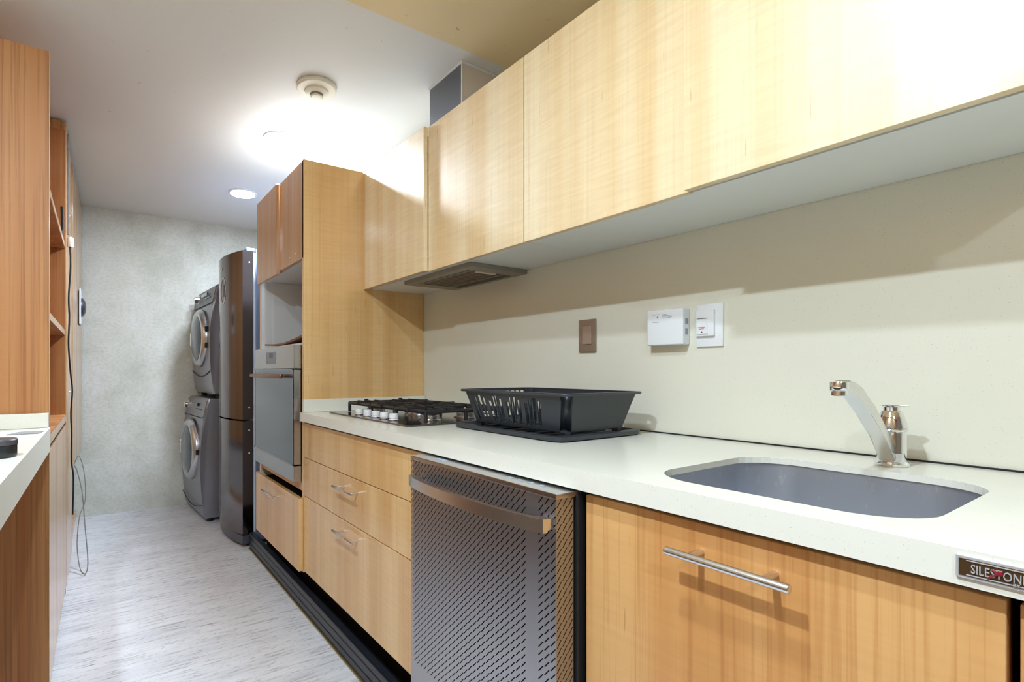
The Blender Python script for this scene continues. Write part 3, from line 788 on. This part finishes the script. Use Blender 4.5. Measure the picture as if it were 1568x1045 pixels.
bm = bmesh.new(); bx(bm, 0.76, 0.815, FY0+0.006, FY1-0.006, 1.820, 1.840, 0.004, 2); obj('hinge_cover', bm, 'fridge_side', t)
bm = bmesh.new(); extrude_poly(bm, arc_outline(0.050, 0.815), 'Z', 0.028, 0.078); obj('base_grille', bm, 'titanium_dark', t)
for x in (0.79, 1.3):
    for y in (FY0+0.06, FY1-0.06): obj('foot', lathe(bmesh.new(), [(0.02, 0), (0.02, 0.034)], (x, y, 0.0005), 'Z', 14), 'black_rubber', t)
o = obj('sticker', box(0.862, 0.900, FY0+0.0005, FY0+0.0035, 1.62, 1.73), 'white_plastic', t)

# ------------------------------------------------------------------ laundry pair
def laundry(name, px, py, z0, z1, rot, label, cat, door_r, door_z, washer):
    base = Vector((px, py, z0))
    t = thing(name, base, label, cat)
    D = 0.56; hw = 0.30; H_ = z1-z0
    cpz = z1-0.135
    # side profile, front bulges gently
    prof = [(0.0+0.015, z0+0.03), (0.0, z0+0.06)]
    for k in range(1, 8): prof.append((-0.022*math.sin(PI*k/8), z0+0.06+(cpz-z0-0.06)*k/8))
    prof += [(0.0, cpz), (0.004, cpz+0.01), (0.028, z1-0.012), (0.040, z1), (D, z1), (D, z0+0.03)]
    bm = bmesh.new(); extrude_poly(bm, [(px+u, v) for u, v in prof], 'Y', py-hw, py+hw)
    bmesh.ops.bevel(bm, geom=[e for e in bm.edges if abs(e.verts[0].co.y-e.verts[1].co.y) < 1e-5], offset=0.012, segments=2, profile=0.6, affect='EDGES')
    obj('cabinet', bm, 'titanium', t, True)
    bm = bmesh.new(); extrude_poly(bm, [(px-0.003, cpz+0.002), (px+0.001, cpz+0.012), (px+0.025, z1-0.012), (px+0.036, z1-0.012), (px+0.036, cpz+0.002)], 'Y', py-hw+0.012, py+hw-0.012)
    cpn = obj('control_panel', bm, 'titanium_dark' if not washer else 'titanium', t)
    bm = bmesh.new(); lathe(bm, [(0.034, 0), (0.034, 0.008), (0.026, 0.012), (0.024, 0.038), (0.020, 0.041)], (px+0.018, py+0.215, z1-0.062), '-X', 28)
    obj('dial', bm, 'chrome', cpn, True)
    for k in range(5): obj('button', box(px+0.004, px+0.012, py-0.20+k*0.035, py-0.185+k*0.035, z1-0.085, z1-0.078), 'dark_glass', cpn)
    obj('display', box(px+0.003, px+0.014, py-0.10, py+0.08, z1-0.062, z1-0.040), 'dark_glass', cpn)
    # seam under the panel: dark bead
    bm = bmesh.new()
    pts = [(px-0.004-0.010*math.sin(PI*i/16)*0-0.001, py-hw+0.02+(2*hw-0.04)*i/16, cpz-0.002-0.030*(1-math.sin(PI*i/16))*0) for i in range(17)]
    tube(bm, pts, 0.003, 6); obj('seam', bm, 'black_rubber', t)
    # lower curved seam
    zs = z0+0.10 if washer else z0+0.17
    bm = bmesh.new()
    pts = [(px-0.012-(0.006 if not washer else 0.004), py-hw+0.004+(2*hw-0.008)*i/16, zs+0.03-0.045*math.sin(PI*i/16)) for i in range(17)]
    tube(bm, pts, 0.003, 6); obj('lower_seam', bm, 'black_rubber', t)
    # door
    X0 = px-0.012
    bm = bmesh.new(); lathe(bm, [(door_r*1.02, 0), (door_r*1.02, 0.012), (door_r, 0.026), (door_r*0.93, 0.040), (door_r*0.80, 0.040), (door_r*0.76, 0.028)], (X0, py, door_z), '-X', 48)
    dr = obj('door', bm, 'steel', t, True)
    bm = bmesh.new(); lathe(bm, [(door_r*0.765, 0.028), (door_r*0.74, 0.040), (door_r*0.6, 0.052), (door_r*0.35, 0.060), (door_r*0.1, 0.062)], (X0, py, door_z), '-X', 40)
    obj('door_window', bm, 'washer_glass', dr, True)
    for a in (0.10, -0.10) if not washer else (0.0,):
        y = py-door_r*0.98; obj('hinge', box(X0-0.024, X0-0.004, y-0.02, y+0.005, door_z+a*0.6-0.018, door_z+a*0.6+0.018, 0.003, 1), 'black_rubber', dr)
    obj('door_grip', box(X0-0.046, X0-0.036, py+door_r*0.80, py+door_r*0.90, door_z-0.05, door_z+0.05, 0.003, 2), 'satin_chrome', dr)
    for yy in (py-hw+0.06, py+hw-0.06):
        for xx in (px+0.06, px+D-0.06): obj('foot', lathe(bmesh.new(), [(0.022, 0), (0.022, 0.031)], (xx, yy, z0+0.0005), 'Z', 12), 'black_rubber', t)
    t.rotation_euler.z = rot
    return t
laundry('washing_machine', 0.600, 4.145, 0.0, 0.885, math.radians(4.0), 'silver front loading washing machine on the floor under the dryer', 'washing machine', 0.225, 0.50, True)
laundry('clothes_dryer', 0.668, 4.145, 0.887, 1.712, math.radians(3.0), 'silver tumble dryer stacked on top of the washing machine', 'dryer', 0.215, 1.33, False)
bm = bmesh.new()
tube(bm, smoothpath([(0.80, 3.830, 1.05), (0.742, 3.828, 0.85), (0.738, 3.828, 0.6), (0.76, 3.828, 0.35), (0.80, 3.830, 0.15), (0.86, 3.830, 0.02)], 6), 0.009, 8)
o = obj('drain_hose', bm, 'black_rubber', None, True); tag(o, 'black hose hanging between the washing machine and the fridge', 'hose')

# ------------------------------------------------------------------ left side
XLF = -0.14
t = thing('shelf_cabinet', (-0.42, 2.5, 0), 'reddish wooden open shelf unit with lower doors on the left', 'shelf unit')
obj('side_panel', box(XL+0.01, XLF, 2.028, 2.050, 0.001, 2.120), 'cherry', t)
bm = bmesh.new(); bx(bm, XLF-0.0005, XLF+0.0012, 2.028, 2.050, 0.001, 2.120); obj('edge_band', bm, 'cherry_light', t)
obj('side_panel', box(XL+0.01, XLF-0.001, 2.985, 3.003, 0.001, 2.250), 'cherry', t)
obj('back_panel', box(XL+0.01, XL+0.025, 2.051, 2.984, 0.001, 2.10), 'cherry', t)
for z in (1.700, 1.280):
    s = obj('shelf', box(XL+0.026, XLF-0.006, 2.051, 2.984, z-0.024, z), 'cherry', t)
    obj('shelf_edge', box(XLF-0.006, XLF-0.003, 2.051, 2.984, z-0.024, z), 'cherry_light', s)
s = obj('shelf', box(XL+0.026, XLF-0.002, 2.051, 2.984, 0.840, 0.872), 'cherry', t)
obj('shelf_edge', box(XLF-0.002, XLF+0.001, 2.051, 2.984, 0.840, 0.872), 'cherry_light', s)
for y0, y1 in ((2.052, 2.362), (2.366, 2.672), (2.676, 2.984)):
    d = obj('door', box(XLF-0.018, XLF+0.001, y0, y1, 0.045, 0.822, 0.001, 1), 'cherry_light', t)
    obj('finger_slot', box(XLF-0.0185, XLF-0.004, y0, y1, 0.823, 0.839), 'shadow_black', d)
t = thing('tall_pantry', (-0.42, 3.7, 0), 'tall wooden pantry cabinet reaching the ceiling at the far left', 'cabinet')
obj('body', box(XL+0.01, -0.158, 3.005, 4.47, 0.50, 2.300), 'cherry', t)
obj('lower_body', box(XL+0.01, -0.158, 3.005, 3.60, 0.04, 0.50), 'cherry', t)
obj('back_board', box(XL+0.01, -0.175, 3.60, 4.47, 0.001, 0.499), 'white_laminate', t)
obj('door', box(-0.158, -0.139, 3.006, 3.60, 0.03, 2.298, 0.001, 1), 'cherry_light', t)
bm = bmesh.new(); bx(bm, -0.158, -0.135, 3.604, 4.47, 0.505, 2.298, 0.001, 1)
for v in bm.verts:
    if v.co.x > -0.15: v.co.x += 0.020*(v.co.y-3.604)/0.87
d = obj('door', bm, 'cherry_light', t)
for y, z in ((3.35, 1.93), (3.30, 0.97)): obj('screw_cap', lathe(bmesh.new(), [(0.006, 0), (0.006, -0.004)], (-0.139, y, z), '-X', 10), 'white_plastic', t)
obj('plinth', box(XL+0.01, -0.150, 3.605, 4.47, 0.001, 0.06), 'cherry_light', t)
t = thing('intercom', (-0.115, 4.2, 1.40), 'white panel with dark round knob fixed to the far pantry side', 'control panel')
obj('plate', box(-0.1185, -0.108, 4.08, 4.26, 1.40, 1.64, 0.003, 2), 'white_plastic', t)
bm = bmesh.new(); lathe(bm, [(0.065, 0), (0.06, -0.012), (0.04, -0.024), (0.012, -0.028)], (-0.108, 4.17, 1.52), '-X', 24); obj('knob', bm, 'titanium_dark', t, True)

# conduit strip + cables
t = thing('cable_conduit', (-0.137, 3.06, 1.70), 'thin vertical cable conduit with a plug on the pantry front', 'conduit')
obj('strip', box(-0.1385, -0.130, 3.05, 3.062, 1.76, 2.26, 0.001, 1), 'cable_grey', t)
bm = bmesh.new(); lathe(bm, [(0.012, 0), (0.014, 0.01), (0.014, 0.04), (0.008, 0.05)], (-0.124, 3.056, 1.70), 'Z', 14); obj('plug', bm, 'white_plastic', t, True)
pts = [(-0.126, 3.056, 1.70), (-0.124, 3.06, 1.60), (-0.132, 3.07, 1.45), (-0.130, 3.09, 1.35), (-0.134, 3.10, 1.22), (-0.128, 3.14, 1.08), (-0.122, 3.20, 0.98), (-0.130, 3.24, 0.86), (-0.128, 3.28, 0.74), (-0.130, 3.30, 0.60), (-0.122, 3.33, 0.50), (-0.126, 3.34, 0.30)]
bm = bmesh.new(); tube(bm, smoothpath(pts, 5), 0.0042, 7)
o = obj('black_cable', bm, 'black_rubber', None, True); tag(o, 'black cable running down the pantry front on the left', 'cable')
pts = [(-0.124, 3.45, 0.56), (-0.10, 3.46, 0.60), (-0.075, 3.44, 0.50), (-0.070, 3.40, 0.36), (-0.095, 3.36, 0.28), (-0.105, 3.32, 0.14), (-0.09, 3.25, 0.03), (-0.065, 3.2, 0.012), (-0.055, 3.25, 0.06), (-0.07, 3.36, 0.22), (-0.085, 3.42, 0.40), (-0.11, 3.45, 0.52), (-0.124, 3.46, 0.55)]
bm = bmesh.new(); tube(bm, smoothpath(pts, 6), 0.0028, 6)
o = obj('grey_cable', bm, 'cable_grey', None, True); tag(o, 'thin grey cable looped down to the floor by the pantry', 'cable')
pts = [(-0.40, 2.60, 1.707), (-0.25, 2.70, 1.708), (-0.17, 2.80, 1.708), (-0.150, 2.88, 1.735), (-0.150, 2.92, 1.80), (-0.152, 2.93, 1.86)]
bm = bmesh.new(); tube(bm, smoothpath(pts, 5), 0.007, 7)
o = obj('shelf_cable', bm, 'black_rubber', None, True); tag(o, 'short black cord lying on the upper shelf of the shelf unit', 'cable')

# left counter
t = thing('left_counter', (-0.45, 0.9, 0.82), 'white quartz counter with a thick edge at the lower left', 'counter')
obj('slab', box(XL+0.002, -0.136, -0.6, 2.026, 0.866, 0.90, 0.001, 1), 'quartz', t)
obj('apron', box(-0.160, -0.1365, -0.6, 2.026, 0.824, 0.8665), 'quartz', t)
obj('upstand', box(XL+0.002, -0.140, 2.008, 2.0265, 0.9005, 0.947, 0.001, 1), 'quartz', t)
obj('support', box(XL+0.002, XL+0.30, -0.6, -0.55, 0.001, 0.866), 'cherry', t)
t = thing('black_jar', (-0.178, 1.37, 0.90), 'small round black container on the left counter', 'container')
bm = bmesh.new(); lathe(bm, [(0.029, 0), (0.031, 0.003), (0.031, 0.024), (0.030, 0.026)], (-0.180, 1.37, 0.9005), 'Z', 28); j = obj('pot', bm, 'black_plastic', t, True)
bm = bmesh.new(); lathe(bm, [(0.032, 0.026), (0.032, 0.036), (0.030, 0.0385), (0.01, 0.039)], (-0.180, 1.37, 0.9005), 'Z', 28); obj('lid', bm, 'titanium_dark', t, True)
bm = bmesh.new(); extrude_poly(bm, [(-0.225, 1.83), (-0.150, 1.83), (-0.142, 1.895), (-0.200, 1.895)], 'Z', 0.9004, 0.9024)
o = obj('metal_plate', bm, 'board_grey'); tag(o, 'small flat grey metal plate lying at the back of the left counter', 'plate')
